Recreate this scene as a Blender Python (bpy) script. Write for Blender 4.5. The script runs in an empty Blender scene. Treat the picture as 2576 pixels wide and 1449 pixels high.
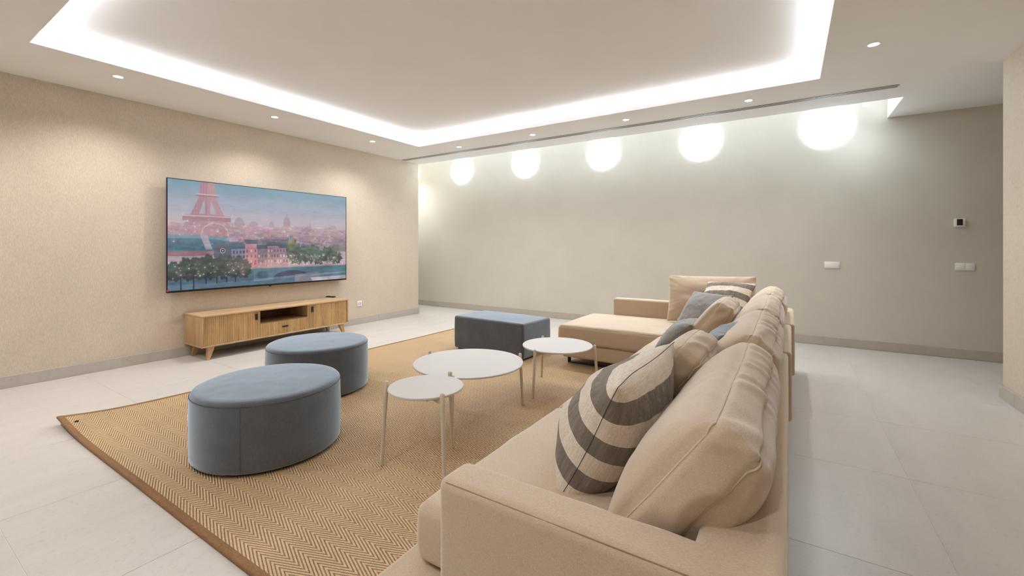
import bpy, bmesh, math, random
import numpy as np
from mathutils import Vector, Matrix, noise

random.seed(7)
D = bpy.data
SC = bpy.context.scene
COL = SC.collection
R = math.radians

# ------------------------------------------------------------------ camera
CAM_H = 1.2
cam = D.cameras.new('camera')
cam.sensor_width = 36.0
cam.lens = 36.0 * 1089.0 / 2576.0
cam.shift_y = -(724.5 - 619.0) / 2576.0
cam.clip_start = 0.05
cam.clip_end = 60
camo = D.objects.new('camera', cam)
COL.objects.link(camo)
camo.location = (0, 0, CAM_H)
camo.rotation_euler = (R(90), 0, R(32.5834))
SC.camera = camo

# ------------------------------------------------------------------ world, exposure
w = D.worlds.new('world')
SC.world = w
w.use_nodes = True
w.node_tree.nodes['Background'].inputs[0].default_value = (0.8, 0.88, 1.0, 1)
w.node_tree.nodes['Background'].inputs[1].default_value = 0.4
SC.view_settings.view_transform = 'Standard'
SC.view_settings.look = 'None'
SC.view_settings.gamma = 1
SC.view_settings.use_curve_mapping = False
EXPOSURE = 1.88
SC.view_settings.exposure = EXPOSURE

# light levels, all in one place
COVE_E = 8.5        # emission of the warm led strips in the ceiling cove
DOWN_W = 17.5        # each recessed downlight, W
SLOT_W = 4.0        # each cylinder spot in the ceiling slot, W
DISC_E = 6.8         # emission of the round wall lights
COVE_C = (0.92, 0.97, 1.11)
DOWN_C = (0.985, 0.99, 1.02)
SLOT_C = (0.74, 0.88, 1.0)
DISC_C = (0.72, 0.87, 1.0)

SC.cycles.max_bounces = 10
SC.cycles.diffuse_bounces = 7
SC.cycles.caustics_reflective = False
SC.cycles.caustics_refractive = False
SC.cycles.sample_clamp_indirect = 6.0


# ------------------------------------------------------------------ helpers
def lin(c):
    c = c / 255.0
    return c / 12.92 if c <= 0.04045 else ((c + 0.055) / 1.055) ** 2.4


def rgb(r, g, b):
    return (lin(r), lin(g), lin(b), 1.0)


class NT:
    def __init__(self, name):
        self.m = D.materials.new(name)
        self.m.use_nodes = True
        self.t = self.m.node_tree
        self.b = self.t.nodes['Principled BSDF']

    def n(self, kind, **kw):
        nd = self.t.nodes.new(kind)
        for k, v in kw.items():
            if hasattr(nd, k):
                setattr(nd, k, v)
            else:
                nd.inputs[k].default_value = v
        return nd

    def link(self, a, b):
        self.t.links.new(a, b)

    def coord(self, scale=(1, 1, 1), kind='Object'):
        tc = self.n('ShaderNodeTexCoord')
        mp = self.n('ShaderNodeMapping')
        mp.inputs['Scale'].default_value = scale
        self.link(tc.outputs[kind], mp.inputs['Vector'])
        return mp.outputs['Vector']

    def noise(self, vec, scale, detail=3.0, rough=0.5):
        nd = self.n('ShaderNodeTexNoise')
        nd.inputs['Scale'].default_value = scale
        nd.inputs['Detail'].default_value = detail
        nd.inputs['Roughness'].default_value = rough
        self.link(vec, nd.inputs['Vector'])
        return nd.outputs['Fac']

    def math(self, op, a, b=None, c=None):
        nd = self.n('ShaderNodeMath', operation=op)
        for i, v in enumerate((a, b, c)):
            if v is None:
                continue
            if isinstance(v, (int, float)):
                nd.inputs[i].default_value = v
            else:
                self.link(v, nd.inputs[i])
        return nd.outputs[0]

    def ramp(self, fac, stops):
        nd = self.n('ShaderNodeValToRGB')
        el = nd.color_ramp.elements
        while len(el) < len(stops):
            el.new(0.5)
        for e, (p, c) in zip(el, stops):
            e.position = p
            e.color = c
        self.link(fac, nd.inputs['Fac'])
        return nd.outputs['Color']

    def mix(self, fac, a, b, blend='MIX'):
        nd = self.n('ShaderNodeMix', data_type='RGBA', blend_type=blend)
        for s, v in ((nd.inputs[0], fac), (nd.inputs[6], a), (nd.inputs[7], b)):
            if isinstance(v, (int, float, tuple)):
                s.default_value = v
            else:
                self.link(v, s)
        return nd.outputs[2]

    def bump(self, h, strength, dist):
        nd = self.n('ShaderNodeBump')
        nd.inputs['Strength'].default_value = strength
        nd.inputs['Distance'].default_value = dist
        self.link(h, nd.inputs['Height'])
        self.link(nd.outputs['Normal'], self.b.inputs['Normal'])
        return nd

    def set(self, **kw):
        for k, v in kw.items():
            s = self.b.inputs[k.replace('_', ' ')]
            if isinstance(v, (int, float, tuple)):
                s.default_value = v
            else:
                self.link(v, s)
        return self


def plain(name, c, rough=0.5, metal=0.0, var=0.06, scale=6.0):
    t = NT(name)
    f = t.noise(t.coord(), scale, 4)
    d = tuple(x * (1 - var) for x in c[:3]) + (1,)
    u = tuple(min(1, x * (1 + var)) for x in c[:3]) + (1,)
    t.set(Base_Color=t.ramp(f, [(0.3, d), (0.7, u)]), Roughness=rough, Metallic=metal)
    return t.m


def emit(name, c, s):
    t = NT(name)
    t.set(Base_Color=(0.8, 0.8, 0.8, 1))
    t.b.inputs['Emission Color'].default_value = tuple(c[:3]) + (1,)
    t.b.inputs['Emission Strength'].default_value = s
    return t.m


def fabric(name, c, var=0.10, weave=420.0, bumpd=0.0012, sheen=0.15, tint=(1, 1, 1, 1), rough=0.95, mott=5.0, fuzz=None, rib=None):
    t = NT(name)
    v = t.coord()
    mo = t.noise(v, mott, 5, 0.6)
    va = t.coord((1.0, 1.0, 0.12))
    vb = t.coord((0.12, 0.4, 1.0))
    a = t.noise(va, weave, 2)
    b = t.noise(vb, weave, 2)
    th = t.math('MULTIPLY', t.math('ADD', a, b), 0.5)
    if rib:                                      # regular threads, two directions, a little uneven
        tc_ = t.n('ShaderNodeTexCoord')
        sp_ = t.n('ShaderNodeSeparateXYZ')
        t.link(tc_.outputs['Object'], sp_.inputs[0])
        wob = t.math('MULTIPLY', t.noise(t.coord(), 30.0, 2), 0.006)
        k_ = 2 * math.pi / rib
        w1 = t.math('SINE', t.math('MULTIPLY', t.math('ADD', sp_.outputs[0], wob), k_))
        w2 = t.math('SINE', t.math('MULTIPLY', t.math('ADD', t.math('ADD', sp_.outputs[1], sp_.outputs[2]), wob), k_))
        th = t.math('ADD', t.math('MULTIPLY', th, 0.7), t.math('MULTIPLY_ADD', t.math('ADD', w1, w2), 0.055, 0.15))
    d = tuple(x * (1 - var) for x in c[:3]) + (1,)
    u = tuple(min(1, x * (1 + var)) for x in c[:3]) + (1,)
    col = t.ramp(mo, [(0.3, d), (0.7, u)])
    col = t.mix(1.0, col, t.ramp(th, [(0.36, (0.75, 0.73, 0.70, 1)), (0.62, (1.11, 1.11, 1.11, 1))]), 'MULTIPLY')
    t.set(Base_Color=col, Roughness=rough)
    t.b.inputs['Sheen Weight'].default_value = 0.0 if fuzz else sheen
    t.b.inputs['Sheen Roughness'].default_value = 0.4
    t.b.inputs['Sheen Tint'].default_value = tint
    t.b.inputs['Specular IOR Level'].default_value = 0.15
    bn = t.bump(th, 0.5, bumpd)
    if fuzz:                                     # soft nap of the cloth on top of its dyed colour
        sh = t.n('ShaderNodeBsdfSheen')
        sh.inputs['Color'].default_value = tuple(fuzz) + (1,)
        sh.inputs['Roughness'].default_value = 0.5
        t.link(bn.outputs['Normal'], sh.inputs['Normal'])
        ad = t.n('ShaderNodeAddShader')
        t.link(t.b.outputs[0], ad.inputs[0])
        t.link(sh.outputs[0], ad.inputs[1])
        t.link(ad.outputs[0], t.t.nodes['Material Output'].inputs['Surface'])
    return t.m


def link_obj(name, mesh, mat=None, parent=None):
    o = D.objects.new(name, mesh)
    COL.objects.link(o)
    if mat is not None and len(mesh.materials) == 0:
        mesh.materials.append(mat)
    if parent is not None:
        o.parent = parent
    return o


def obj(name, bm, mat=None, parent=None, smooth=False, angle=None):
    me = D.meshes.new(name)
    bmesh.ops.recalc_face_normals(bm, faces=bm.faces[:])
    bm.to_mesh(me)
    bm.free()
    if smooth:
        me.polygons.foreach_set('use_smooth', [True] * len(me.polygons))
        if angle:
            me.set_sharp_from_angle(angle=R(angle))
    return link_obj(name, me, mat, parent)


def tag(o, label, cat, group=None):
    o['label'] = label
    o['category'] = cat
    if group:
        o['group'] = group
    return o


def struct(o):
    o['kind'] = 'structure'
    return o


def empty(name, loc=(0, 0, 0), rot=(0, 0, 0)):
    o = D.objects.new(name, None)
    COL.objects.link(o)
    o.location = loc
    o.rotation_euler = rot
    o.empty_display_size = 0.1
    return o


def add_box(bm, x0, x1, y0, y1, z0, z1, bev=0.0, seg=2):
    b = bmesh.new() if bev else bm
    vs = [b.verts.new(p) for p in ((x0, y0, z0), (x1, y0, z0), (x1, y1, z0), (x0, y1, z0),
                                   (x0, y0, z1), (x1, y0, z1), (x1, y1, z1), (x0, y1, z1))]
    for f in ((0, 3, 2, 1), (4, 5, 6, 7), (0, 1, 5, 4), (1, 2, 6, 5), (2, 3, 7, 6), (3, 0, 4, 7)):
        b.faces.new([vs[i] for i in f])
    if bev:
        bmesh.ops.bevel(b, geom=b.edges[:], offset=bev, segments=seg, profile=0.5, affect='EDGES')
        tmp = D.meshes.new('tmp')
        b.to_mesh(tmp)
        b.free()
        bm.from_mesh(tmp)
        D.meshes.remove(tmp)


def box(name, b, mat, parent=None, bev=0.0, seg=2, smooth=None):
    bm = bmesh.new()
    add_box(bm, *b, bev=bev, seg=seg)
    return obj(name, bm, mat, parent, smooth=bool(bev) if smooth is None else smooth, angle=40 if bev else None)


def axis_samples(h, r, n):
    e = [r, 0.62 * r, 0.34 * r, 0.13 * r]
    out = [-h] + [-h + (r - q) for q in e[1:]] + [-h + r]
    inner = h - r
    for i in range(1, n):
        out.append(-inner + 2 * inner * i / n)
    out += [-s for s in reversed(out[:len(e) + 1])]
    return out


def round_map(p, half, r):
    c = Vector([max(-(hh - r), min(hh - r, q)) for q, hh in zip(p, half)])
    d = Vector(p) - c
    l = d.length
    if l > 1e-9:
        return c + d * (r / l), d / l
    return Vector(p), Vector((0, 0, 1))


def rounded_box(half, r, n=(8, 8, 4), deform=None):
    """closed box of half sizes, round edges of radius r; deform(p, nrm, u) -> new p, u in -1..1"""
    ax = [axis_samples(half[i], r, n[i]) for i in range(3)]
    N = [len(a) for a in ax]
    bm = bmesh.new()
    cache = {}

    def vert(i, j, k):
        key = (i, j, k)
        if key not in cache:
            p = (ax[0][i], ax[1][j], ax[2][k])
            q, nr = round_map(p, half, r)
            if deform:
                q = deform(q, nr, (p[0] / half[0], p[1] / half[1], p[2] / half[2]))
            cache[key] = bm.verts.new(q)
        return cache[key]
    for d in range(3):
        a, b = (d + 1) % 3, (d + 2) % 3
        for side in (0, N[d] - 1):
            for i in range(N[a] - 1):
                for j in range(N[b] - 1):
                    vs = []
                    for di, dj in ((0, 0), (1, 0), (1, 1), (0, 1)):
                        ix = [0, 0, 0]
                        ix[d] = side
                        ix[a] = i + di
                        ix[b] = j + dj
                        vs.append(vert(*ix))
                    bm.faces.new(vs if side else vs[::-1])
    return bm


def tube(bm, pts, rad, seg=8, closed=False, caps=True):
    n = len(pts)
    pts = [Vector(p) for p in pts]
    rads = rad if isinstance(rad, (list, tuple)) else [rad] * n
    rings = []
    up = None
    for i, p in enumerate(pts):
        if closed:
            t = (pts[(i + 1) % n] - pts[i - 1])
        else:
            t = pts[min(n - 1, i + 1)] - pts[max(0, i - 1)]
        t.normalize()
        if up is None:
            up = Vector((0, 0, 1)) if abs(t.z) < 0.9 else Vector((1, 0, 0))
        s = t.cross(up)
        if s.length < 1e-6:
            s = t.orthogonal()
        s.normalize()
        up = s.cross(t).normalized()
        rings.append([bm.verts.new(p + (s * math.cos(2 * math.pi * k / seg) + up * math.sin(2 * math.pi * k / seg)) * rads[i]) for k in range(seg)])
    for i in range(n if closed else n - 1):
        a, b = rings[i], rings[(i + 1) % n]
        for k in range(seg):
            bm.faces.new((a[k], a[(k + 1) % seg], b[(k + 1) % seg], b[k]))
    if caps and not closed:
        bm.faces.new(rings[0][::-1])
        bm.faces.new(rings[-1])


def lathe(bm, prof, seg=64, close_top=True, close_bot=True):
    rings = []
    for (r, z) in prof:
        rings.append([bm.verts.new((r * math.cos(2 * math.pi * k / seg), r * math.sin(2 * math.pi * k / seg), z)) for k in range(seg)])
    for a, b in zip(rings, rings[1:]):
        for k in range(seg):
            bm.faces.new((a[k], a[(k + 1) % seg], b[(k + 1) % seg], b[k]))
    if close_bot:
        bm.faces.new(rings[0][::-1])
    if close_top:
        bm.faces.new(rings[-1])


def fbm(p, s=1.0, o=3):
    v, a = 0.0, 1.0
    p = Vector(p) * s
    for _ in range(o):
        v += a * noise.noise(p)
        p = p * 2.03
        a *= 0.5
    return v


# ------------------------------------------------------------------ materials
M = {}
M['paint'] = plain('ceiling_paint', rgb(241, 240, 238), 0.9, var=0.015, scale=2)


def wallpaper(name, c, var, vs):
    t = NT(name)
    a = t.noise(t.coord((1, 1, 0.22)), vs, 3, 0.6)
    b = t.noise(t.coord(), 3.0, 4)
    c2 = tuple(x * (1 - var) for x in c[:3]) + (1,)
    c3 = tuple(min(1, x * (1 + var)) for x in c[:3]) + (1,)
    col = t.ramp(a, [(0.32, c2), (0.66, c3)])
    col = t.mix(1.0, col, t.ramp(b, [(0.3, (0.97, 0.97, 0.97, 1)), (0.7, (1.02, 1.02, 1.02, 1))]), 'MULTIPLY')
    t.set(Base_Color=col, Roughness=0.9)
    t.b.inputs['Specular IOR Level'].default_value = 0.2
    t.bump(a, 0.35, 0.0015)
    return t.m


M['textile'] = wallpaper('textile_wallpaper', rgb(203, 188, 168), 0.10, 190)
M['smooth_wall'] = wallpaper('smooth_wall_paint', rgb(206, 199, 186), 0.008, 40)


def tile_mat(name, c, spots=0.5, rough=0.38):
    t = NT(name)
    v = t.coord(kind='Generated') if False else t.coord()
    oi = t.n('ShaderNodeObjectInfo')
    add = t.n('ShaderNodeVectorMath', operation='ADD')
    t.link(v, add.inputs[0])
    sc = t.n('ShaderNodeVectorMath', operation='SCALE')
    comb = t.n('ShaderNodeCombineXYZ')
    for i in range(3):
        t.link(oi.outputs['Random'], comb.inputs[i])
    t.link(comb.outputs[0], sc.inputs[0])
    sc.inputs['Scale'].default_value = 37.0
    t.link(sc.outputs[0], add.inputs[1])
    vec = add.outputs[0]
    st = t.n('ShaderNodeMapping')
    st.inputs['Scale'].default_value = (2.6, 0.7, 1)
    st.inputs['Rotation'].default_value = (0, 0, R(58))
    t.link(vec, st.inputs['Vector'])
    a = t.noise(st.outputs[0], 3.5, 6, 0.62)
    s = t.noise(vec, 60.0, 3, 0.6)
    lo = tuple(x * 0.95 for x in c[:3]) + (1,)
    hi = tuple(min(1, x * 1.04) for x in c[:3]) + (1,)
    col = t.ramp(a, [(0.3, lo), (0.7, hi)])
    col = t.mix(1.0, col, t.ramp(s, [(0.28, (0.90, 0.89, 0.88, 1)), (0.42, (1, 1, 1, 1)), (0.72, (1.02, 1.02, 1.02, 1))]), 'MULTIPLY')
    br = t.math('MULTIPLY_ADD', oi.outputs['Random'], 0.03, 0.985)
    cb = t.n('ShaderNodeCombineColor')
    for i in range(3):
        t.link(br, cb.inputs[i])
    col = t.mix(1.0, col, cb.outputs[0], 'MULTIPLY')
    t.set(Base_Color=col, Roughness=rough)
    t.b.inputs['Specular IOR Level'].default_value = 0.4
    t.bump(s, 0.12, 0.0006)
    return t.m


M['tile'] = tile_mat('porcelain_floor_tile', rgb(198, 191, 182))
M['base_tile'] = tile_mat('porcelain_baseboard_tile', rgb(182, 174, 162), rough=0.5)
M['grout'] = plain('tile_grout', rgb(226, 219, 208), 0.9)
M['grout_dark'] = plain('baseboard_grout', rgb(214, 205, 190), 0.9)


# ------------------------------------------------------------------ the room (x to the right, y away, metres)
XW, YC = -5.57, 5.61          # tv wall face and its far end
YF = 6.475                    # far wall face
XR, YR = 1.43, 4.98           # right wall face and its far end
HC = 2.665                    # height of the lower ceiling
X0, X1, Y0 = -7.4, 3.6, -1.7  # outer limits
SLX, SLZ = 0.95, 3.2          # right end and top of the ceiling slot

bm = bmesh.new()
add_box(bm, X0, X1, Y0, YF + 0.2, -0.12, -0.0022)
floor = struct(obj('floor', bm, M['grout']))
TW, TH, GAP = 0.855, 0.868, 0.0022
tx0, ty0 = 0.52 - 10 * TW, 1.245 - 4 * TH
tile_me = None
for i in range(14):
    for j in range(10):
        a0, b0 = tx0 + i * TW, ty0 + j * TH
        a1, b1 = a0 + TW, b0 + TH
        a0c, a1c, b0c, b1c = max(a0, X0), min(a1, X1), max(b0, Y0), min(b1, YF)
        if a1c - a0c < 0.02 or b1c - b0c < 0.02:
            continue
        if a1c <= XW + 0.01 and b1c <= YC:
            continue
        if a0c >= XR and b1c <= YR:
            continue
        cx_, cy_ = (a0 + a1) / 2, (b0 + b1) / 2
        full = (a0c == a0 and a1c == a1 and b0c == b0 and b1c == b1)
        if full and tile_me is not None:
            o = link_obj('tile', tile_me, None, floor)
        else:
            bm = bmesh.new()
            add_box(bm, a0c - cx_ + GAP / 2, a1c - cx_ - GAP / 2, b0c - cy_ + GAP / 2, b1c - cy_ - GAP / 2, -0.009, 0.0, bev=0.0005, seg=1)
            o = obj('tile', bm, M['tile'], floor)
            if full:
                tile_me = o.data
        o.location = (cx_, cy_, 0)

struct(box('wall_left', (X0, XW, Y0, YC, 0, 3.3), M['textile']))
struct(box('wall_far', (X0, X1, YF, YF + 0.2, 0, 3.3), M['smooth_wall']))
struct(box('wall_right', (XR, X1, Y0, YR, 0, 3.3), M['textile']))
struct(box('wall_near', (X0, X1, Y0 - 0.2, Y0, 0, 3.3), M['smooth_wall']))
struct(box('wall_passage', (X0 - 0.2, X0, Y0, YF + 0.2, 0, 3.3), M['smooth_wall']))
struct(box('wall_end', (X1, X1 + 0.2, Y0, YF + 0.2, 0, 3.3), M['smooth_wall']))


def baseboard(name, p0, p1, out, joints, h=0.102, th=0.014):
    """run of skirting tiles from p0 to p1 (xy), out = outward normal, joints = distances of the joints"""
    root = struct(empty(name, (p0[0], p0[1], 0)))
    d = Vector((p1[0] - p0[0], p1[1] - p0[1], 0))
    L = d.length
    d.normalize()
    ang = math.atan2(d.y, d.x)
    root.rotation_euler = (0, 0, ang)
    lo = Vector((out[0], out[1], 0))
    lo.rotate(Matrix.Rotation(-ang, 3, 'Z'))
    s = 1 if lo.y > 0 else -1
    cuts = [0.0] + [j for j in sorted(joints) if 0.02 < j < L - 0.02] + [L]
    for a, b in zip(cuts, cuts[1:]):
        bm = bmesh.new()
        ya, yb = sorted((0.0005 * s, th * s))
        add_box(bm, a + 0.0012, b - 0.0012, ya, yb, 0.001, h, bev=0.0015, seg=1)
        obj('tile', bm, M['base_tile'], root)
    bm = bmesh.new()
    ya, yb = sorted((0.0, (th - 0.003) * s))
    add_box(bm, 0.002, L - 0.002, ya, yb, 0.0, h - 0.003)
    obj('joint_bed', bm, M['grout_dark'], root)
    return root


baseboard('baseboard_left', (XW, Y0), (XW, YC + 0.014), (1, 0), [1.245 - Y0 + TH * k for k in range(-4, 6)])
baseboard('baseboard_far', (X0, YF), (X1, YF), (0, -1), [0.52 - X0 + TW * k for k in range(-10, 5)])
baseboard('baseboard_right', (XR, Y0), (XR, YR + 0.014), (-1, 0), [1.245 - Y0 + TH * k for k in range(-4, 6)], th=0.018)
baseboard('baseboard_corner', (XR - 0.018, YR), (X1, YR), (0, 1), [0.8, 1.65], th=0.014)
baseboard('baseboard_return', (X0, YC), (XW + 0.014, YC), (0, 1), [0.86], th=0.014)

# ceiling: lower soffit with a raised tray (light cove all round) and a slot along the far wall
OX0, OX1, OY0, OY1 = -4.6, 0.23, 0.755, 4.645
CH, LIP, ZT = 0.16, 0.02, 2.795
bm = bmesh.new()
zt2 = 3.0


def ring(bm, ax0, ax1, ay0, ay1, bx0, bx1, by0, by1, z0, z1):
    """solid between outer rectangle a and inner rectangle b"""
    if bx0 - ax0 > 1e-6:
        add_box(bm, ax0, bx0, ay0, ay1, z0, z1)
    if ax1 - bx1 > 1e-6:
        add_box(bm, bx1, ax1, ay0, ay1, z0, z1)
    if by0 - ay0 > 1e-6:
        add_box(bm, bx0, bx1, ay0, by0, z0, z1)
    if ay1 - by1 > 1e-6:
        add_box(bm, bx0, bx1, by1, ay1, z0, z1)


YS = 5.655                    # edge of the slot
ring(bm, XW, X1, Y0, YS, OX0 - CH, OX1 + CH, OY0 - CH, OY1 + CH, HC, zt2)
ring(bm, OX0 - CH, OX1 + CH, OY0 - CH, OY1 + CH, OX0, OX1, OY0, OY1, HC, HC + 0.012)
ring(bm, OX0 - LIP, OX1 + LIP, OY0 - LIP, OY1 + LIP, OX0, OX1, OY0, OY1, HC + 0.012, HC + 0.05)
add_box(bm, OX0 - CH, OX1 + CH, OY0 - CH, OY1 + CH, ZT, zt2)
add_box(bm, SLX, X1, YS, YF, HC, zt2)
add_box(bm, X0, SLX, YS - 0.12, YS, zt2, SLZ)
add_box(bm, X0, SLX + 0.1, YS - 0.12, YF, SLZ, SLZ + 0.1)
add_box(bm, SLX, SLX + 0.1, YS, YF, zt2, SLZ)
ceiling = struct(obj('ceiling', bm, M['paint']))
led = emit('led_strip_light', COVE_C, COVE_E)
bm = bmesh.new()
g0, g1 = 0.085, 0.105
for (a, b, c, d) in ((OX0 - g1, OX0 - g0, OY0 - g0, OY1 + g0), (OX1 + g0, OX1 + g1, OY0 - g0, OY1 + g0),
                     (OX0 - g0, OX1 + g0, OY0 - g1, OY0 - g0), (OX0 - g0, OX1 + g0, OY1 + g0, OY1 + g1)):
    add_box(bm, a, b, c, d, HC + 0.0125, HC + 0.034)
obj('led_strip', bm, led, ceiling)

# ------------------------------------------------------------------ recessed downlights
M['trim_white'] = plain('white_trim', rgb(238, 235, 230), 0.5, var=0.02)
M['lamp'] = emit('downlight_lens', (1.0, 0.95, 0.88), 9.0)
LAMP = D.lights.new('downlight_beam', 'SPOT')
LAMP.energy = DOWN_W
LAMP.color = DOWN_C
LAMP.spot_size = R(140)
LAMP.spot_blend = 0.8
LAMP.shadow_soft_size = 0.03
LAMP_DIM = LAMP.copy()
LAMP_DIM.energy = DOWN_W * 0.3
LAMP_HALF = LAMP.copy()
LAMP_HALF.energy = DOWN_W * 0.6


def make_downlight():
    root = empty('recessed_downlight')
    bm = bmesh.new()
    lathe(bm, [(0.032, -0.0005), (0.034, -0.003), (0.040, -0.003), (0.0425, -0.0015), (0.0425, 0.0)], 32, False, False)
    obj('trim_ring', bm, M['trim_white'], root, smooth=True)
    bm = bmesh.new()
    lathe(bm, [(0.0, -0.0022), (0.02, -0.0021), (0.033, -0.001)], 32, False, False)
    obj('lens', bm, M['lamp'], root, smooth=True)
    return root


proto = make_downlight()
spots = [
    (-4.885, 1.32, 'recessed round ceiling downlight over the TV wall, nearest the left edge of the picture'),
    (-4.915, 2.69, 'recessed round ceiling downlight in front of the TV wall, above the television'),
    (-4.91, 4.055, 'recessed round ceiling downlight in front of the TV wall, nearest the far ceiling corner'),
    (-4.10, 4.965, 'recessed round ceiling downlight beside the air slot, nearest the far ceiling corner'),
    (-2.84, 4.945, 'recessed round ceiling downlight beside the air slot, second from its left end'),
    (-1.59, 4.943, 'recessed round ceiling downlight beside the air slot, third from its left end'),
    (-0.34, 4.95, 'recessed round ceiling downlight beside the right half of the air slot'),
    (0.52, 4.065, 'largest looking recessed downlight, right of the lit ceiling tray'),
    (-1.6, -0.15, 'added unseen downlight behind the camera, in the middle of the near row'),  # this and the next: unseen lamps added to light the foreground
    (-3.6, -0.15, 'added unseen downlight behind the camera, nearest the TV wall'),
    (-4.9, 0.0, 'added unseen downlight in front of the TV wall, out of frame at the left'),  # added beyond the frame for more light, continues the row
    (-0.25, -0.6, 'added unseen downlight behind the camera, nearest the sofa arm'),  # unseen lamp added to lift the sofa arm front and right floor
]
for i, (x, y, lab) in enumerate(spots):
    if i == 0:
        o = proto
    else:
        o = proto.copy()
        COL.objects.link(o)
        for ch in list(proto.children):
            c = ch.copy()
            COL.objects.link(c)
            c.parent = o
    o.location = (x, y, HC)
    tag(o, lab, 'downlight', 'recessed ceiling downlights')
for i, (x, y, lab) in enumerate(spots):
    l = D.objects.new('downlight_beam', LAMP_DIM if i == 7 else LAMP_HALF if i in (5, 12) else LAMP)
    COL.objects.link(l)
    l.location = (x, y, HC - 0.012)

# ------------------------------------------------------------------ linear air diffuser
M['dark_gap'] = plain('dark_slot', rgb(28, 26, 25), 0.8)
vent = tag(empty('linear_air_diffuser', (-2.35, 5.232, HC)), 'long white linear air slot with three dark slits in the ceiling', 'air vent')
vl = 3.19
box('backing', (-vl, vl, -0.044, 0.044, -0.0034, -0.0001), M['dark_gap'], vent)
for k in range(4):
    yc = -0.039 + k * 0.026
    box('slat', (-vl - 0.006, vl + 0.006, yc - 0.0048, yc + 0.0048, -0.004, -0.0005), M['trim_white'], vent)
for s in (-1, 1):
    box('end_cap', (s * vl - 0.006, s * vl + 0.006, -0.046, 0.046, -0.004, -0.0005), M['trim_white'], vent)

# ------------------------------------------------------------------ round wall lights and the spots in the slot
M['disc'] = emit('opal_glass_lit', DISC_C, DISC_E)


def make_disc():
    root = empty('round_wall_light')
    bm = bmesh.new()
    lathe(bm, [(0.2765, 0.0), (0.2785, 0.0), (0.2785, 0.002), (0.2765, 0.002)], 64, False, False)
    obj('rim', bm, M['trim_white'], root, smooth=True)
    bm = bmesh.new()
    lathe(bm, [(0.0, 0.015), (0.14, 0.0145), (0.22, 0.013), (0.258, 0.010), (0.2745, 0.006), (0.2765, 0.003), (0.2765, 0.0005)], 64, False, False)
    obj('opal_diffuser', bm, M['disc'], root, smooth=True)
    root.rotation_euler = (R(90), 0, 0)
    return root


dp = make_disc()
where = ['smallest looking round white wall light, at the far left of the row', 'round white wall light second from the left of the row',
         'round white wall light in the middle of the row of five', 'round white wall light second from the right of the row',
         'largest looking round white wall light, at the right end of the row']
for i in range(6):
    if i == 5:
        where.append('round white wall light hidden behind the end of the TV wall')
    if i == 0:
        o = dp
    else:
        o = dp.copy()
        COL.objects.link(o)
        for ch in list(dp.children):
            c = ch.copy()
            COL.objects.link(c)
            c.parent = o
    o.location = (-5.277 + 1.4155 * (i if i < 5 else -1), YF - 0.001, 2.655)
    tag(o, where[i], 'light', 'round lights high on the far wall')

SL = D.lights.new('slot_spot_beam', 'SPOT')
SL.energy = SLOT_W
SL.color = SLOT_C
SL.spot_size = R(150)
SL.spot_blend = 1.0
SL.shadow_soft_size = 0.04


def make_cyl():
    root = empty('cylinder_spotlight')
    bm = bmesh.new()
    lathe(bm, [(0.028, 0.46), (0.028, 0.006), (0.026, 0.0), (0.022, 0.0), (0.021, 0.012)], 32, True, False)
    obj('housing', bm, M['trim_white'], root, smooth=True, angle=40)
    bm = bmesh.new()
    lathe(bm, [(0.0, 0.011), (0.021, 0.011)], 32, False, False)
    obj('lens', bm, M['lamp'], root)
    return root


cp = make_cyl()
cp.location = (0.713, 6.10, 2.737)
tag(cp, 'white cylinder ceiling spot in the slot right of the largest round wall light', 'spotlight')
l = D.objects.new('slot_spot_beam', SL)
COL.objects.link(l)
l.location = (0.713, 6.10, 2.725)
cq = cp.copy()  # second spot is unseen, added to brighten the left end of the far wall
COL.objects.link(cq)
for ch in list(cp.children):
    c = ch.copy()
    COL.objects.link(c)
    c.parent = cq
cq.location = (-6.5, 5.93, 2.737)
tag(cq, 'added unseen cylinder spot behind the TV wall, brightening the passage', 'spotlight')
SLB = SL.copy()  # stronger beam for the added passage spot
SLB.energy = 20.0
l = D.objects.new('slot_spot_beam', SLB)
COL.objects.link(l)
l.location = (-6.5, 5.93, 2.725)

# ------------------------------------------------------------------ wall fittings
M['switch'] = plain('switch_plastic', rgb(236, 233, 228), 0.35, var=0.01)
M['screen_dark'] = plain('dark_glass', rgb(40, 34, 31), 0.15)
M['grey_plastic'] = plain('grey_plastic', rgb(150, 148, 145), 0.4)

t = tag(empty('wall_switch', (0.439, YF, 0.972)), 'white blank double switch plate on the far wall, behind the sofa', 'switch')
box('plate', (-0.074, 0.074, -0.011, 0.0, -0.04, 0.04), M['switch'], t, bev=0.003)
box('rocker', (-0.062, 0.062, -0.0145, -0.0105, -0.031, 0.031), M['switch'], t, bev=0.0015)
t = tag(empty('wall_switch', (1.58, YF, 0.979)), 'white switch plate with two rockers on the far wall, below the thermostat', 'switch')
box('plate', (-0.074, 0.074, -0.011, 0.0, -0.04, 0.04), M['switch'], t, bev=0.003)
for s in (-1, 1):
    box('rocker', (s * 0.032 - 0.031, s * 0.032 + 0.031, -0.0145, -0.0105, -0.032, 0.032), M['switch'], t, bev=0.0015)
t = tag(empty('thermostat', (1.537, YF, 1.45)), 'small white wall thermostat with a dark screen, above the double switch', 'thermostat')
box('case', (-0.043, 0.043, -0.022, 0.0, -0.044, 0.044), M['switch'], t, bev=0.004)
box('display', (-0.024, 0.022, -0.0235, -0.0215, -0.030, 0.038), M['screen_dark'], t, bev=0.001)
box('button', (0.028, 0.036, -0.0235, -0.0215, -0.030, -0.022), M['grey_plastic'], t, bev=0.001)

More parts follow.
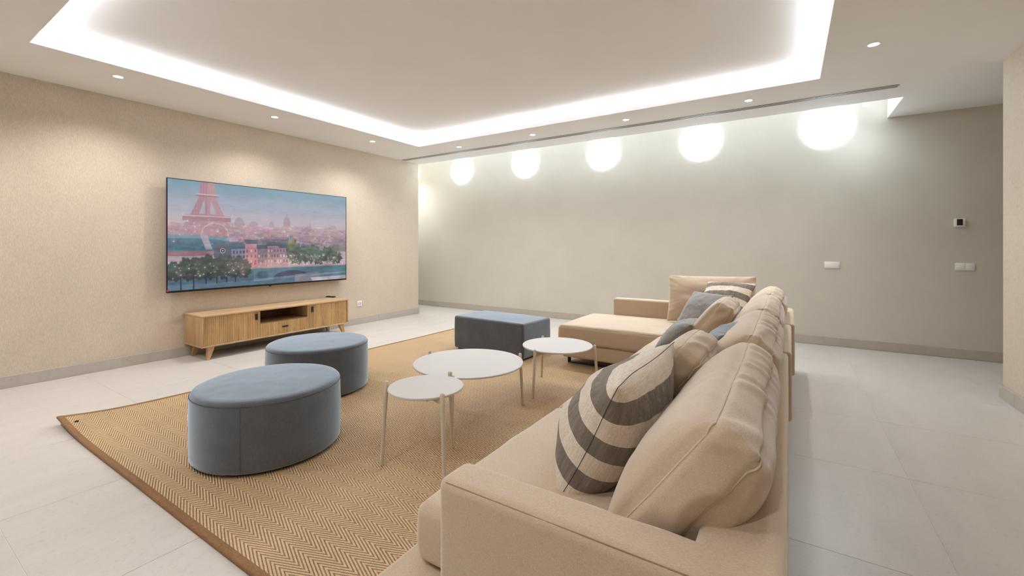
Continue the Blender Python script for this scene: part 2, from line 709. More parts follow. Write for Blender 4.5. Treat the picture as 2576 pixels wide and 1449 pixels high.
t = tag(empty('power_outlet', (XW, 4.348, 0.316), (0, 0, R(90))), 'white square power outlet on the TV wall, right of the wooden bench', 'outlet')
box('plate', (-0.042, 0.042, -0.010, 0.0, -0.042, 0.042), M['switch'], t, bev=0.003)
bm = bmesh.new()
lathe(bm, [(0.0215, 0.0), (0.0215, 0.004), (0.0195, 0.004), (0.0185, -0.001), (0.0, -0.001)], 32, False, False)
bmesh.ops.rotate(bm, verts=bm.verts[:], matrix=Matrix.Rotation(R(90), 3, 'X'))
bmesh.ops.translate(bm, verts=bm.verts[:], vec=(0, -0.0105, 0))
obj('socket', bm, M['grey_plastic'], t, smooth=True, angle=40)
for s in (-1, 1):
    bm = bmesh.new()
    tube(bm, [(s * 0.0095, -0.0113, 0), (s * 0.0095, -0.0095, 0)], 0.0027, 10)
    obj('pin_hole', bm, M['dark_gap'], t)


# ------------------------------------------------------------------ television
def tv_picture(W, H):
    """generic city by a river at dusk, painted procedurally; returns H x W x 3 sRGB 0..255, row 0 at the bottom"""
    rng = np.random.RandomState(5)
    u = (np.arange(W) + 0.5) / W
    v = (np.arange(H) + 0.5) / H
    U, V = np.meshgrid(u, v)
    img = np.zeros((H, W, 3))

    def c3(*a):
        return np.array(a, float)

    def put(mask, col, alpha=1.0):
        m = (mask.astype(float) * alpha)[..., None]
        img[:] = img * (1 - m) + np.asarray(col, float) * m

    def cloud(nx, ny, seed):
        r_ = np.random.RandomState(seed).rand(ny + 2, nx + 2)
        fx, fy = U * nx, V * ny
        ix, iy = fx.astype(int), fy.astype(int)
        tx, ty = fx - ix, fy - iy
        tx, ty = tx * tx * (3 - 2 * tx), ty * ty * (3 - 2 * ty)
        return (r_[iy, ix] * (1 - tx) + r_[iy, ix + 1] * tx) * (1 - ty) + (r_[iy + 1, ix] * (1 - tx) + r_[iy + 1, ix + 1] * tx) * ty

    def smooth(a, b, x):
        t_ = np.clip((x - a) / (b - a), 0, 1)
        return t_ * t_ * (3 - 2 * t_)
    top, mid, low = c3(146, 178, 194), c3(186, 192, 208), c3(214, 204, 212)
    s = smooth(0.62, 0.82, V)[..., None]
    s2 = smooth(0.80, 1.0, V)[..., None]
    img[:] = low * (1 - s) + mid * s
    img[:] = img * (1 - s2) + top * s2
    wob = 0.02 * np.sin(9 * U + 1) + 0.015 * np.sin(23 * U)
    img += (6 * np.sin(40 * (V + wob)))[..., None] * s * 0.3
    # far hazy skyline
    put(V < 0.60 + 0.012 * np.sin(30 * U) + 0.01 * np.sin(71 * U), (200, 174, 184), 0.75)
    for cx_, wd, hh, col in ((0.325, 0.055, 0.085, (190, 168, 180)), (0.40, 0.05, 0.055, (194, 170, 182)), (0.50, 0.03, 0.06, (192, 170, 180)),
                             (0.74, 0.02, 0.06, (205, 180, 188)), (0.90, 0.06, 0.05, (202, 176, 186))):
        d = np.clip(1 - ((U - cx_) / (wd / 2)) ** 2, 0, 1) ** 0.5
        put((np.abs(U - cx_) < wd / 2) & (V < 0.60 + hh * d), col, 0.85)
    # a domed building in the haze
    put((np.abs(U - 0.59) < 0.022) & (V > 0.55) & (V < 0.665), (199, 172, 176), 0.95)
    put(((U - 0.59) / 0.020) ** 2 + ((V - 0.665) / 0.05) ** 2 < 1, (192, 168, 178), 0.95)
    put((np.abs(U - 0.59) < 0.003) & (V > 0.70) & (V < 0.75), (196, 170, 180), 0.9)
    # rooftops in the middle distance
    for band in range(7):
        vt = 0.585 - band * 0.032
        x = -0.02
        while x < 1.02:
            wd = 0.02 + 0.06 * rng.rand()
            hh = 0.02 * rng.rand()
            base = c3(196, 158, 166) * (1 - band / 7.0) + c3(150, 138, 150) * (band / 7.0)
            col = base + rng.randn(3) * 7 + rng.randn() * 10
            put((U > x) & (U < x + wd) & (V < vt + hh) & (V > vt - 0.06), col, 0.9)
            put((U > x) & (U < x + wd) & (V < vt + hh) & (V > vt + hh - 0.008), col + 22, 0.7)
            x += wd
    for _ in range(420):
        vt = 0.40 + 0.20 * rng.rand()
        x = rng.rand()
        wd, hh = 0.006 + 0.02 * rng.rand(), 0.006 + 0.016 * rng.rand()
        k_ = (0.60 - vt) / 0.20
        col = c3(214, 178, 184) * (1 - k_) + c3(150, 132, 146) * k_ + rng.randn(3) * 8 + rng.randn() * 16
        i0, i1, j0, j1 = int(vt * H), int((vt + hh) * H) + 1, int(x * W), min(W, int((x + wd) * W) + 1)
        img[i0:i1, j0:j1] = img[i0:i1, j0:j1] * 0.35 + np.clip(col, 0, 255) * 0.65
    img += (5 * np.sin(300 * V + 40 * np.sin(17 * U)) * np.sin(210 * U))[..., None] * ((V < 0.6) & (V > 0.3))[..., None]
    # lattice tower at the left
    cx_ = 0.172

    def tower_half(vv):
        return 0.030 + 0.012 * np.clip((1 - vv) / 0.2, 0, 1) + 0.085 * np.clip((0.86 - vv) / 0.34, 0, 1) ** 1.25
    hw = tower_half(V)
    inside = (np.abs(U - cx_) < hw) & (V > 0.52)
    tcol = c3(202, 160, 172)
    lat = 0.5 + 0.5 * np.sign(np.sin((U - cx_) * 260 + V * 190) * np.sin((U - cx_) * 260 - V * 190))
    put(inside, tcol)
    put(inside & (lat > 0.5), (178, 138, 156), 0.55)
    put(inside & (U > cx_), (222, 184, 178), 0.4)
    gap = (np.abs(np.abs(U - cx_) - 0.34 * hw) < 0.012 * np.clip((0.84 - V) / 0.12, 0, 1)) & (V < 0.83) & (V > 0.70)
    put(gap, (196, 200, 212), 0.9)
    for vv, ww, hh in ((0.875, 0.052, 0.012), (0.66, 0.110, 0.028)):
        put((np.abs(U - cx_) < ww) & (np.abs(V - vv) < hh), (186, 142, 154))
        put((np.abs(U - cx_) < ww) & (np.abs(V - vv - hh * 0.7) < 0.005), (236, 204, 206))
    put((((U - cx_ - 0.035) / 0.055) ** 2 + ((V - 0.52) / 0.085) ** 2 < 1) & (V > 0.50), (196, 150, 160), 0.9)
    put((((U - cx_ + 0.07) / 0.03) ** 2 + ((V - 0.52) / 0.06) ** 2 < 1) & (V > 0.50), (190, 146, 158), 0.9)
    arch = ((U - cx_ - 0.035) / 0.06) ** 2 + ((V - 0.52) / 0.095) ** 2
    put((np.abs(arch - 1.05) < 0.09) & (V > 0.50), (238, 206, 190), 0.9)
    # big teal hall roof at the left
    roof = (U < 0.27) & (V > 0.36) & (V < 0.505 - 0.35 * np.clip(U - 0.16, 0, 1) ** 1.15)
    put(roof, (92, 128, 146))
    put(roof & (V > 0.47 - 0.2 * np.clip(U - 0.16, 0, 1)), (140, 176, 190), 0.7)
    put(roof & (np.abs(U - 0.155 - (0.5 - V) * 0.18) < 0.016), (206, 188, 200), 0.8)
    put((U < 0.24) & (V > 0.30) & (V <= 0.36), (176, 134, 144))
    put((U < 0.24) & (np.abs(V - 0.36) < 0.007), (104, 140, 158))
    put((U < 0.24) & (np.abs(V - 0.305) < 0.006), (216, 190, 200), 0.8)
    put((U > 0.20) & (U < 0.285) & (V > 0.29) & (V < 0.445 - 1.1 * np.abs(U - 0.245)), (112, 112, 130))
    put((U > 0.285) & (U < 0.36) & (V > 0.26) & (V < 0.385), (150, 152, 176))
    put((U > 0.27) & (U < 0.37) & (V > 0.37) & (V < 0.44), (96, 116, 134))
    for k in range(4):
        for vv in (0.34, 0.29):
            put((np.abs(U - 0.297 - k * 0.017) < 0.0035) & (np.abs(V - vv) < 0.016), (92, 96, 122))
    # round clock face
    rr = ((U - 0.243) / 0.0125) ** 2 + ((V - 0.355) / 0.0245) ** 2
    put(rr < 1, (232, 226, 220))
    put(rr < 0.6, (70, 66, 76))
    put(rr < 0.1, (222, 214, 210))
    # pink facades along the quay
    for (a, b, vt, col) in ((0.355, 0.42, 0.42, (206, 150, 158)), (0.42, 0.475, 0.37, (146, 128, 142)), (0.475, 0.545, 0.40, (178, 148, 162)), (0.545, 0.60, 0.38, (168, 140, 156))):
        put((U > a) & (U < b) & (V > 0.19) & (V < vt), col)
        put((U > a - 0.004) & (U < b + 0.004) & (V > vt) & (V < vt + 0.045), (98, 104, 120))
        glow = np.clip((0.32 - V) / 0.12, 0, 1)
        put((U > a) & (U < b) & (V > 0.19) & (V < vt), (240, 186, 172), 0.0)
        m = ((U > a) & (U < b) & (V > 0.19) & (V < vt)).astype(float) * glow * 0.45
        img[:] = img * (1 - m[..., None]) + c3(244, 190, 172) * m[..., None]
        nx = max(3, int((b - a) / 0.017))
        for k in range(nx):
            xx = a + (b - a) * (k + 0.5) / nx
            for vv in (0.24, 0.295, 0.35):
                if vv < vt - 0.02:
                    lit = rng.rand() < 0.35
                    put((np.abs(U - xx) < 0.0032) & (np.abs(V - vv) < 0.014), (250, 224, 206) if lit else (128, 96, 118), 0.85)
    put((U > 0.42) & (U < 0.62) & (V > 0.42) & (V < 0.475), (104, 112, 126), 0.75)
    for k in range(3):
        put((np.abs(U - 0.368 - 0.02 * k) < 0.006) & (np.abs(V - 0.218) < 0.011), (226, 62, 100), 0.95)
    # tree masses

    def trees(blobs, col, amp):
        for (bx, bv, rx, rv) in blobs:
            ang = np.arctan2((V - bv) / rv, (U - bx) / rx)
            rad = np.hypot((U - bx) / rx, (V - bv) / rv) + 0.10 * np.sin(7 * ang + bx * 40) + 0.06 * np.sin(17 * ang + bx * 90)
            m = np.clip((1.0 - rad) / 0.12, 0, 1)
            sh = 0.80 + 0.32 * np.clip((V - bv) / rv * 0.5 + (U - bx) / rx * -0.3 + 0.5, 0, 1) + 0.12 * np.sin(60 * U + 30 * V + bx * 50) * np.sin(80 * V - 20 * U)
            c_ = np.asarray(col, float) * sh[..., None]
            img[:] = img * (1 - m[..., None]) + c_ * m[..., None]
    trees(((0.62, 0.38, 0.035, 0.13), (0.65, 0.31, 0.06, 0.12), (0.71, 0.31, 0.05, 0.10), (0.76, 0.31, 0.05, 0.11), (0.80, 0.27, 0.05, 0.09), (0.86, 0.30, 0.05, 0.10), (0.92, 0.26, 0.05, 0.08)), (104, 118, 106), 1)
    trees(((0.62, 0.43, 0.022, 0.06),), (150, 150, 118), 1)
    # quay, bridge and water
    put(V < 0.185 - 0.03 * np.clip(U - 0.4, -1, 0) * -1, (150, 138, 158))
    put((V < 0.165) & (U > 0.3), (92, 134, 146))
    water = V < 0.115 + 0.02 * np.sin(3 * U)
    put(water, (104, 132, 150))
    put((V < 0.16) & (V > 0.05) & (((U - 0.62) / 0.11) ** 2 + ((V - 0.06) / 0.075) ** 2 < 1), (84, 88, 108))
    put((V < 0.14) & (((U - 0.45) / 0.03) ** 2 + ((V - 0.10) / 0.05) ** 2 < 1), (88, 112, 126))
    put((U > 0.64) & (U < 0.80) & (V < 0.085 + 0.12 * (U - 0.64)), (168, 150, 164), 0.7)
    put((V < 0.09) & (np.abs(V - 0.045 - 0.06 * (U - 0.3)) < 0.012) & (U > 0.22), (146, 170, 186), 0.6)
    put((U > 0.38) & (np.abs(V - 0.178) < 0.007), (196, 172, 186), 0.8)
    put((U < 0.40) & (V < 0.16), (92, 116, 136))
    put((U < 0.40) & (V < 0.05), (116, 142, 160), 0.7)
    trees(((0.02, 0.17, 0.06, 0.09), (0.09, 0.19, 0.06, 0.11), (0.17, 0.20, 0.07, 0.12), (0.25, 0.20, 0.06, 0.12), (0.32, 0.19, 0.06, 0.11), (0.355, 0.17, 0.035, 0.09)), (82, 92, 86), 1)
    for tx in (0.055, 0.11, 0.165, 0.215, 0.262, 0.305):
        put((np.abs(U - tx) < 0.0035) & (V < 0.12) & (V > 0.0 if tx < 0.12 else V > 0.045), (52, 66, 78), 0.9)
    # light stone parapet at the lower right
    put((V < 0.040 + 0.02 * (U - 0.76)) & (U > 0.755 - V * 0.3), (206, 206, 218))
    put((V < 0.040 + 0.02 * (U - 0.76)) & (U > 0.86), (196, 178, 184), 0.6)
    # painterly variation: broad light and shade, brush streaks, haze over the distance
    low = V < 0.62
    n1 = cloud(14, 9, 1) * 0.5 + cloud(40, 24, 2) * 0.3 + cloud(110, 60, 3) * 0.2
    n2 = cloud(26, 90, 4)
    img *= (1 + np.where(low, 0.34, 0.05) * (n1 - 0.5) + np.where(low, 0.14, 0.04) * (n2 - 0.5))[..., None]
    hz = np.clip(1 - np.abs(V - 0.56) / 0.20, 0, 1) ** 1.5 * 0.40
    img[:] = img * (1 - hz[..., None]) + c3(212, 188, 196) * hz[..., None]
    warm = np.exp(-(((U - 0.45) / 0.16) ** 2 + ((V - 0.22) / 0.07) ** 2)) * 0.35
    img[:] = img * (1 - warm[..., None]) + c3(236, 186, 176) * warm[..., None]
    # sparkles
    for _ in range(260):
        zone = rng.rand()
        if zone < 0.22:
            x, y = 0.02 + 0.33 * rng.rand(), 0.10 + 0.14 * rng.rand()
        elif zone < 0.5:
            x, y = 0.60 + 0.34 * rng.rand(), 0.20 + 0.12 * rng.rand()
        elif zone < 0.72:
            x, y = 0.40 + 0.58 * rng.rand(), 0.185 + 0.04 * rng.rand()
        elif zone < 0.88:
            x, y = 0.05 + 0.25 * rng.rand(), 0.50 + 0.20 * rng.rand()
        else:
            x, y = 0.02 + 0.9 * rng.rand(), 0.42 + 0.14 * rng.rand()
        r_ = 0.0012 + 0.0024 * rng.rand() ** 2
        a = 0.35 + 0.6 * rng.rand()
        col = (252, 240, 226) if rng.rand() < 0.85 else (250, 120, 150)
        i0, i1 = max(0, int((y - 0.05) * H)), min(H, int((y + 0.05) * H))
        j0, j1 = max(0, int((x - 0.03) * W)), min(W, int((x + 0.03) * W))
        du, dv = (U[i0:i1, j0:j1] - x) / r_, (V[i0:i1, j0:j1] - y) / (r_ * 1.78)
        q_ = du ** 2 + dv ** 2
        g_ = np.maximum((np.exp(-q_) > 0.25) * a, np.exp(-q_ / 12.0) * 0.22 * a)[..., None]
        img[i0:i1, j0:j1] = img[i0:i1, j0:j1] * (1 - g_) + np.asarray(col, float) * g_
    img += rng.randn(H, W)[..., None] * 2.0
    return np.clip(img, 0, 255)


def srgb_lin(a):
    a = a / 255.0
    return np.where(a <= 0.04045, a / 12.92, ((a + 0.055) / 1.055) ** 2.4)


TVX, TY0, TY1, TZ0, TZ1 = -5.47, 1.866, 4.042, 0.707, 1.917
M['bezel'] = plain('tv_black', rgb(24, 26, 28), 0.3, var=0.03)
tv = tag(empty('television', (TVX, (TY0 + TY1) / 2, (TZ0 + TZ1) / 2), (0, 0, R(90))),
         'large flat television on the left wall showing a city at dusk', 'television')
hw_, hh_ = (TY1 - TY0) / 2, (TZ1 - TZ0) / 2
bm = bmesh.new()
# local x runs to the picture's right, local -y faces the room
add_box(bm, -hw_, hw_, 0.0, 0.022, -hh_, hh_, bev=0.002, seg=2)
add_box(bm, -hw_ * 0.72, hw_ * 0.72, 0.022, 0.052, -hh_ * 0.82, hh_ * 0.35, bev=0.008, seg=2)
obj('casing', bm, M['bezel'], tv)
bm = bmesh.new()
for b in ((-hw_, hw_, -0.004, 0.001, hh_ - 0.007, hh_), (-hw_, hw_, -0.004, 0.001, -hh_, -hh_ + 0.021),
          (-hw_, -hw_ + 0.007, -0.004, 0.001, -hh_ + 0.021, hh_ - 0.007), (hw_ - 0.007, hw_, -0.004, 0.001, -hh_ + 0.021, hh_ - 0.007)):
    add_box(bm, *b)
obj('bezel', bm, M['bezel'], tv)
NW, NH = 520, 290
pic = tv_picture(NW * 2, NH * 2)
pic = srgb_lin(pic.reshape(NH, 2, NW, 2, 3).mean((1, 3)))
xs = np.linspace(-hw_ + 0.007, hw_ - 0.007, NW)
zs = np.linspace(-hh_ + 0.021, hh_ - 0.007, NH)
XX, ZZ = np.meshgrid(xs, zs)
co = np.stack([XX.ravel(), np.full(XX.size, -0.0012), ZZ.ravel()], 1)
idx = np.arange(NW * NH).reshape(NH, NW)
fc = np.stack([idx[:-1, :-1].ravel(), idx[:-1, 1:].ravel(), idx[1:, 1:].ravel(), idx[1:, :-1].ravel()], 1)
me = D.meshes.new('screen')
me.from_pydata(co.tolist(), [], fc.tolist())
ca = me.color_attributes.new('picture', 'FLOAT_COLOR', 'POINT')
ca.data.foreach_set('color', np.concatenate([pic.reshape(-1, 3), np.ones((NW * NH, 1))], 1).astype(np.float32).ravel())
t = NT('tv_screen_lit')
at = t.n('ShaderNodeVertexColor', layer_name='picture')
t.set(Base_Color=(0.01, 0.01, 0.01, 1), Roughness=0.25)
t.b.inputs['Specular IOR Level'].default_value = 0.2
t.link(at.outputs['Color'], t.b.inputs['Emission Color'])
t.b.inputs['Emission Strength'].default_value = 0.195
link_obj('screen', me, t.m, tv)
box('wall_bracket', (-0.35, 0.35, 0.052, 0.0985, -0.2, 0.2), M['dark_gap'], tv)
box('sensor', (-0.012 - 0.015, 0.012 - 0.015, -0.002, 0.012, -hh_ - 0.012, -hh_ + 0.001), M['bezel'], tv, bev=0.002)
M['red'] = plain('red_sticker', rgb(205, 30, 45), 0.4)
o = box('sticker', (-hw_ - 0.0006, -hw_ + 0.016, -0.0046, -0.0038, -hh_ + 0.014, -hh_ + 0.036), M['red'], tv)
o['label'] = 'small red sticker on the lower left corner'


# ------------------------------------------------------------------ wooden tv bench
def wood(name, c1, c2, axis, sc=1.0, rough=0.45):
    t = NT(name)
    s = [9 * sc, 9 * sc, 9 * sc]
    s[axis] = 0.7 * sc
    v = t.coord(tuple(s))
    a = t.noise(v, 2.2, 6, 0.6)
    b = t.noise(t.coord(tuple(q * 6 for q in s)), 3.0, 3, 0.6)
    col = t.ramp(a, [(0.30, c1), (0.68, c2)])
    col = t.mix(1.0, col, t.ramp(b, [(0.3, (0.84, 0.82, 0.80, 1)), (0.6, (1.04, 1.04, 1.04, 1))]), 'MULTIPLY')
    t.set(Base_Color=col, Roughness=rough)
    t.bump(b, 0.15, 0.0006)
    return t.m


M['oak_x'] = wood('oak_along', rgb(178, 144, 106), rgb(206, 174, 134), 0)
M['oak_z'] = wood('oak_upright', rgb(172, 136, 96), rgb(200, 164, 120), 2)
M['oak_front'] = wood('oak_fluted_front', rgb(174, 136, 90), rgb(210, 170, 116), 2)
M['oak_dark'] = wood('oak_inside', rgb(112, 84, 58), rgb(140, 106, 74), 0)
M['black'] = plain('black_metal', rgb(26, 24, 23), 0.45)

BX0, BX1 = 0.0, 0.425      # bench local: x along its length, y depth (front at -y), z up
BL = 0.888
bench = tag(empty('tv_bench', (-5.135, 2.942, 0), (0, 0, R(90))), 'low oak TV bench with fluted doors and splayed legs under the television', 'cabinet')
zb0, zb1 = 0.132, 0.468
fr = 0.018
box('top_board', (-BL, BL, 0.0, BX1, zb1 - fr, zb1), M['oak_x'], bench, bev=0.003)
box('bottom_board', (-BL, BL, 0.0, BX1, zb0, zb0 + fr), M['oak_x'], bench, bev=0.003)
for s in (-1, 1):
    a, b = sorted((s * BL, s * (BL - fr)))
    box('side_panel', (a, b, 0.0005, BX1, zb0 + fr, zb1 - fr), M['oak_z'], bench, bev=0.002)
for x in (-0.2985, 0.2985):
    box('divider', (x - 0.007, x + 0.007, 0.014, BX1 - 0.01, zb0 + fr, zb1 - fr), M['oak_z'], bench)
box('shelf', (-0.292, 0.292, 0.016, BX1 - 0.01, 0.296, 0.310), M['oak_dark'], bench)
box('back_panel', (-BL + fr, BL - fr, BX1 - 0.01, BX1 - 0.002, zb0 + fr, zb1 - fr), M['oak_dark'], bench)


def fluted(x0, x1, z0, z1, y, pitch=0.0185, depth=0.006):
    bm = bmesh.new()
    n = max(1, round((x1 - x0) / pitch))
    p = (x1 - x0) / n
    prof = [(x0, y + depth)]
    for i in range(n):
        a = x0 + i * p
        for f, dd in ((0.07, 0.0), (0.07, 0.6), (0.2, 0.88), (0.5, 1.0), (0.8, 0.88), (0.93, 0.6), (0.93, 0.0)):
            prof.append((a + f * p, y + depth * (1 - dd)))
    prof.append((x1, y + depth))
    lo = [bm.verts.new((a, b, z0)) for a, b in prof]
    hi = [bm.verts.new((a, b, z1)) for a, b in prof]
    for i in range(len(prof) - 1):
        bm.faces.new((lo[i], lo[i + 1], hi[i + 1], hi[i]))
    bl = [bm.verts.new((x, y + 0.018, z)) for x, z in ((x0, z0), (x1, z0), (x1, z1), (x0, z1))]
    bm.faces.new((bl[0], bl[3], bl[2], bl[1]))
    bm.faces.new([hi[i] for i in range(len(hi))] + [bl[2], bl[3]])
    bm.faces.new([lo[i] for i in reversed(range(len(lo)))] + [bl[0], bl[1]])
    bm.faces.new((lo[0], hi[0], bl[3], bl[0]))
    bm.faces.new((hi[-1], lo[-1], bl[1], bl[2]))
    return bm


zi0, zi1 = zb0 + fr + 0.002, zb1 - fr - 0.002
dl = obj('door', fluted(-BL + fr + 0.003, -0.3075, zi0, zi1, 0.010), M['oak_front'], bench)
dr = obj('door', fluted(0.3005, BL - fr - 0.003, zi0, zi1, 0.010), M['oak_front'], bench)
dw = obj('drawer', fluted(-0.2895, 0.2895, zi0, 0.297, 0.010), M['oak_front'], bench)
for par, x in ((dl, -0.335), (dr, 0.355)):
    box('handle', (x - 0.013, x + 0.013, 0.0, 0.0125, 0.354, 0.424), M['black'], par, bev=0.0025)
box('handle', (-0.036, 0.036, 0.0, 0.0125, 0.222, 0.238), M['black'], dw, bev=0.0025)
for sx in (-1, 1):
    for sy, y in ((-1, 0.045), (1, 0.345)):
        bm = bmesh.new()
        xt, xb = sx * (BL - 0.098), sx * (BL - 0.062)
        yt, yb = y, y + sy * 0.025
        wt, wb = 0.034, 0.016
        top = [bm.verts.new((xt + a * wt, yt + b * 0.024, zb0 + 0.001)) for a, b in ((-1, -1), (1, -1), (1, 1), (-1, 1))]
        bot = [bm.verts.new((xb + a * wb, yb + b * 0.014, 0.0005)) for a, b in ((-1, -1), (1, -1), (1, 1), (-1, 1))]
        bm.faces.new(top)
        bm.faces.new(bot[::-1])
        for k in range(4):
            bm.faces.new((bot[k], bot[(k + 1) % 4], top[(k + 1) % 4], top[k]))
        bmesh.ops.bevel(bm, geom=bm.edges[:], offset=0.003, segments=2, affect='EDGES')
        obj('leg', bm, M['oak_z'], bench, smooth=True, angle=50)
box('rail', (-BL + 0.16, BL - 0.16, 0.10, 0.30, zb0 - 0.014, zb0 - 0.0005), M['oak_dark'], bench)

rm = tag(empty('remote_control', (-5.505, 3.815, 0.4685), (0, 0, R(100))), 'small black remote control lying on the far end of the wooden bench', 'remote')
box('body', (-0.022, 0.022, -0.07, 0.07, 0.0, 0.017), M['black'], rm, bev=0.005)
box('button_pad', (-0.014, 0.014, -0.05, 0.03, 0.0165, 0.0178), M['grey_plastic'], rm, bev=0.0005).data.materials[0] = M['screen_dark']

# ------------------------------------------------------------------ rug
RC = [(-4.135, 0.80), (-0.70, 0.815), (-0.62, 4.80), (-4.06, 4.79)]


def rug_xy(a, b):
    p = [(1 - a) * (1 - b), a * (1 - b), a * b, (1 - a) * b]
    return sum(w_ * c[0] for w_, c in zip(p, RC)), sum(w_ * c[1] for w_, c in zip(p, RC))


def rug_z(a, b):
    d = math.hypot(a * 3.4 / 0.34, b * 4.0 / 0.30)
    lift = 0.040 * math.exp(-(d ** 1.35) * 1.5)
    edge = 0.004 * math.exp(-b * 30) * (0.5 + 0.5 * math.sin(a * 17 + 1)) + 0.003 * math.exp(-a * 30) * (0.5 + 0.5 * math.sin(b * 21))
    return 0.0105 + lift + edge


t = NT('herringbone_sisal')
tc = t.n('ShaderNodeTexCoord')
sep = t.n('ShaderNodeSeparateXYZ')
t.link(tc.outputs['Object'], sep.inputs[0])
jn = t.noise(t.coord((1, 1, 1)), 9.0, 2)
xj = t.math('MULTIPLY_ADD', jn, 0.004, sep.outputs[0])
row = t.math('PINGPONG', t.math('ADD', sep.outputs[1], 20.0), 0.0455)
SA, CA, PITCH = math.sin(R(21)), math.cos(R(21)), 0.0116
ph = t.math('ADD', t.math('MULTIPLY', xj, SA), t.math('MULTIPLY', row, CA))
thread = t.math('SINE', t.math('MULTIPLY', ph, 2 * math.pi / PITCH))
th01 = t.math('MULTIPLY_ADD', thread, 0.5, 0.5)
al = t.math('SUBTRACT', t.math('MULTIPLY', xj, CA), t.math('MULTIPLY', row, SA))
ply = t.math('SINE', t.math('MULTIPLY', al, 2 * math.pi / 0.0075))
ply01 = t.math('MULTIPLY_ADD', ply, 0.5, 0.5)
hgt = t.math('ADD', t.math('POWER', th01, 0.6), t.math('MULTIPLY', ply01, 0.22))
fine = t.noise(t.coord((1, 1, 1)), 160.0, 3, 0.7)
big = t.noise(t.coord((1, 1, 1)), 2.4, 3)
col = t.ramp(t.math('MULTIPLY', hgt, 0.82), [(0.05, rgb(104, 78, 52)), (0.30, rgb(156, 124, 88)), (0.60, rgb(198, 166, 124)), (0.95, rgb(216, 188, 148))])
col = t.mix(1.0, col, t.ramp(fine, [(0.25, (0.72, 0.70, 0.66, 1)), (0.62, (1.1, 1.1, 1.1, 1))]), 'MULTIPLY')
col = t.mix(1.0, col, t.ramp(big, [(0.3, (0.93, 0.92, 0.90, 1)), (0.7, (1.06, 1.05, 1.03, 1))]), 'MULTIPLY')
t.set(Base_Color=col, Roughness=0.6)
t.b.inputs['Specular IOR Level'].default_value = 0.4
t.bump(hgt, 0.8, 0.004)
M['rug'] = t.m
M['binding'] = fabric('rug_binding_cotton', rgb(142, 108, 76), weave=500, sheen=0.05)

rug = tag(empty('rug', (0, 0, 0)), 'large tan herringbone sisal rug with brown binding under the coffee tables', 'rug')
na, nb = 72, 84
bm = bmesh.new()
inset = 0.006
grid = [[None] * (nb + 1) for _ in range(na + 1)]
for i in range(na + 1):
    for j in range(nb + 1):
        a = inset + (1 - 2 * inset) * (i / na) ** 1.4
        b = inset + (1 - 2 * inset) * (j / nb) ** 1.4
        x, y = rug_xy(a, b)
        grid[i][j] = bm.verts.new((x, y, rug_z(a, b)))
for i in range(na):
    for j in range(nb):
        bm.faces.new((grid[i][j], grid[i + 1][j], grid[i + 1][j + 1], grid[i][j + 1]))
obj('woven_field', bm, M['rug'], rug, smooth=True)
bw = 0.034


def strip(side):
    bm = bmesh.new()
    n = 90
    prof = ((0.0, -0.0085), (-0.0015, -0.004), (0.0, 0.0015), (0.25, 0.0032), (0.75, 0.0032), (1.0, 0.0006))
    rows = []
    for i in range(n + 1):
        q = (i / n) ** 1.3
        r_ = []
        for f, dz in prof:
            if side == 0:
                a, b = q, max(0, f) * bw / 4.0
            elif side == 1:
                a, b = 1 - max(0, f) * bw / 3.45, q
            elif side == 2:
                a, b = q, 1 - max(0, f) * bw / 4.0
            else:
                a, b = max(0, f) * bw / 3.45, q
            x, y = rug_xy(a, b)
            z = rug_z(a, b) + dz
            r_.append(bm.verts.new((x, y, max(z, 0.0015) if dz > -0.005 else max(rug_z(a, b) - 0.0095, 0.0008))))
        rows.append(r_)
    for a, b in zip(rows, rows[1:]):
        for k in range(len(prof) - 1):
            bm.faces.new((a[k], a[k + 1], b[k + 1], b[k]))
    return obj('binding', bm, M['binding'], rug, smooth=True)


for s in range(4):
    strip(s)
ax_, ay_ = rug_xy(0.045, 0.016)
bm = bmesh.new()
tube(bm, [(ax_ + 0.008 * math.cos(k * math.pi / 6), ay_ + 0.008 * math.sin(k * math.pi / 6), rug_z(0.045, 0.016) + 0.003) for k in range(12)], 0.0035, 6, closed=True)
obj('eyelet', bm, M['black'], rug, smooth=True)

# ------------------------------------------------------------------ ottomans
M['velvet'] = fabric('blue_grey_velvet', rgb(86, 87, 89), var=0.16, weave=420, bumpd=0.001, mott=9, fuzz=(0.68, 0.84, 1.0))
M['velvet_seam'] = plain('velvet_seam', rgb(86, 90, 94), 0.9)


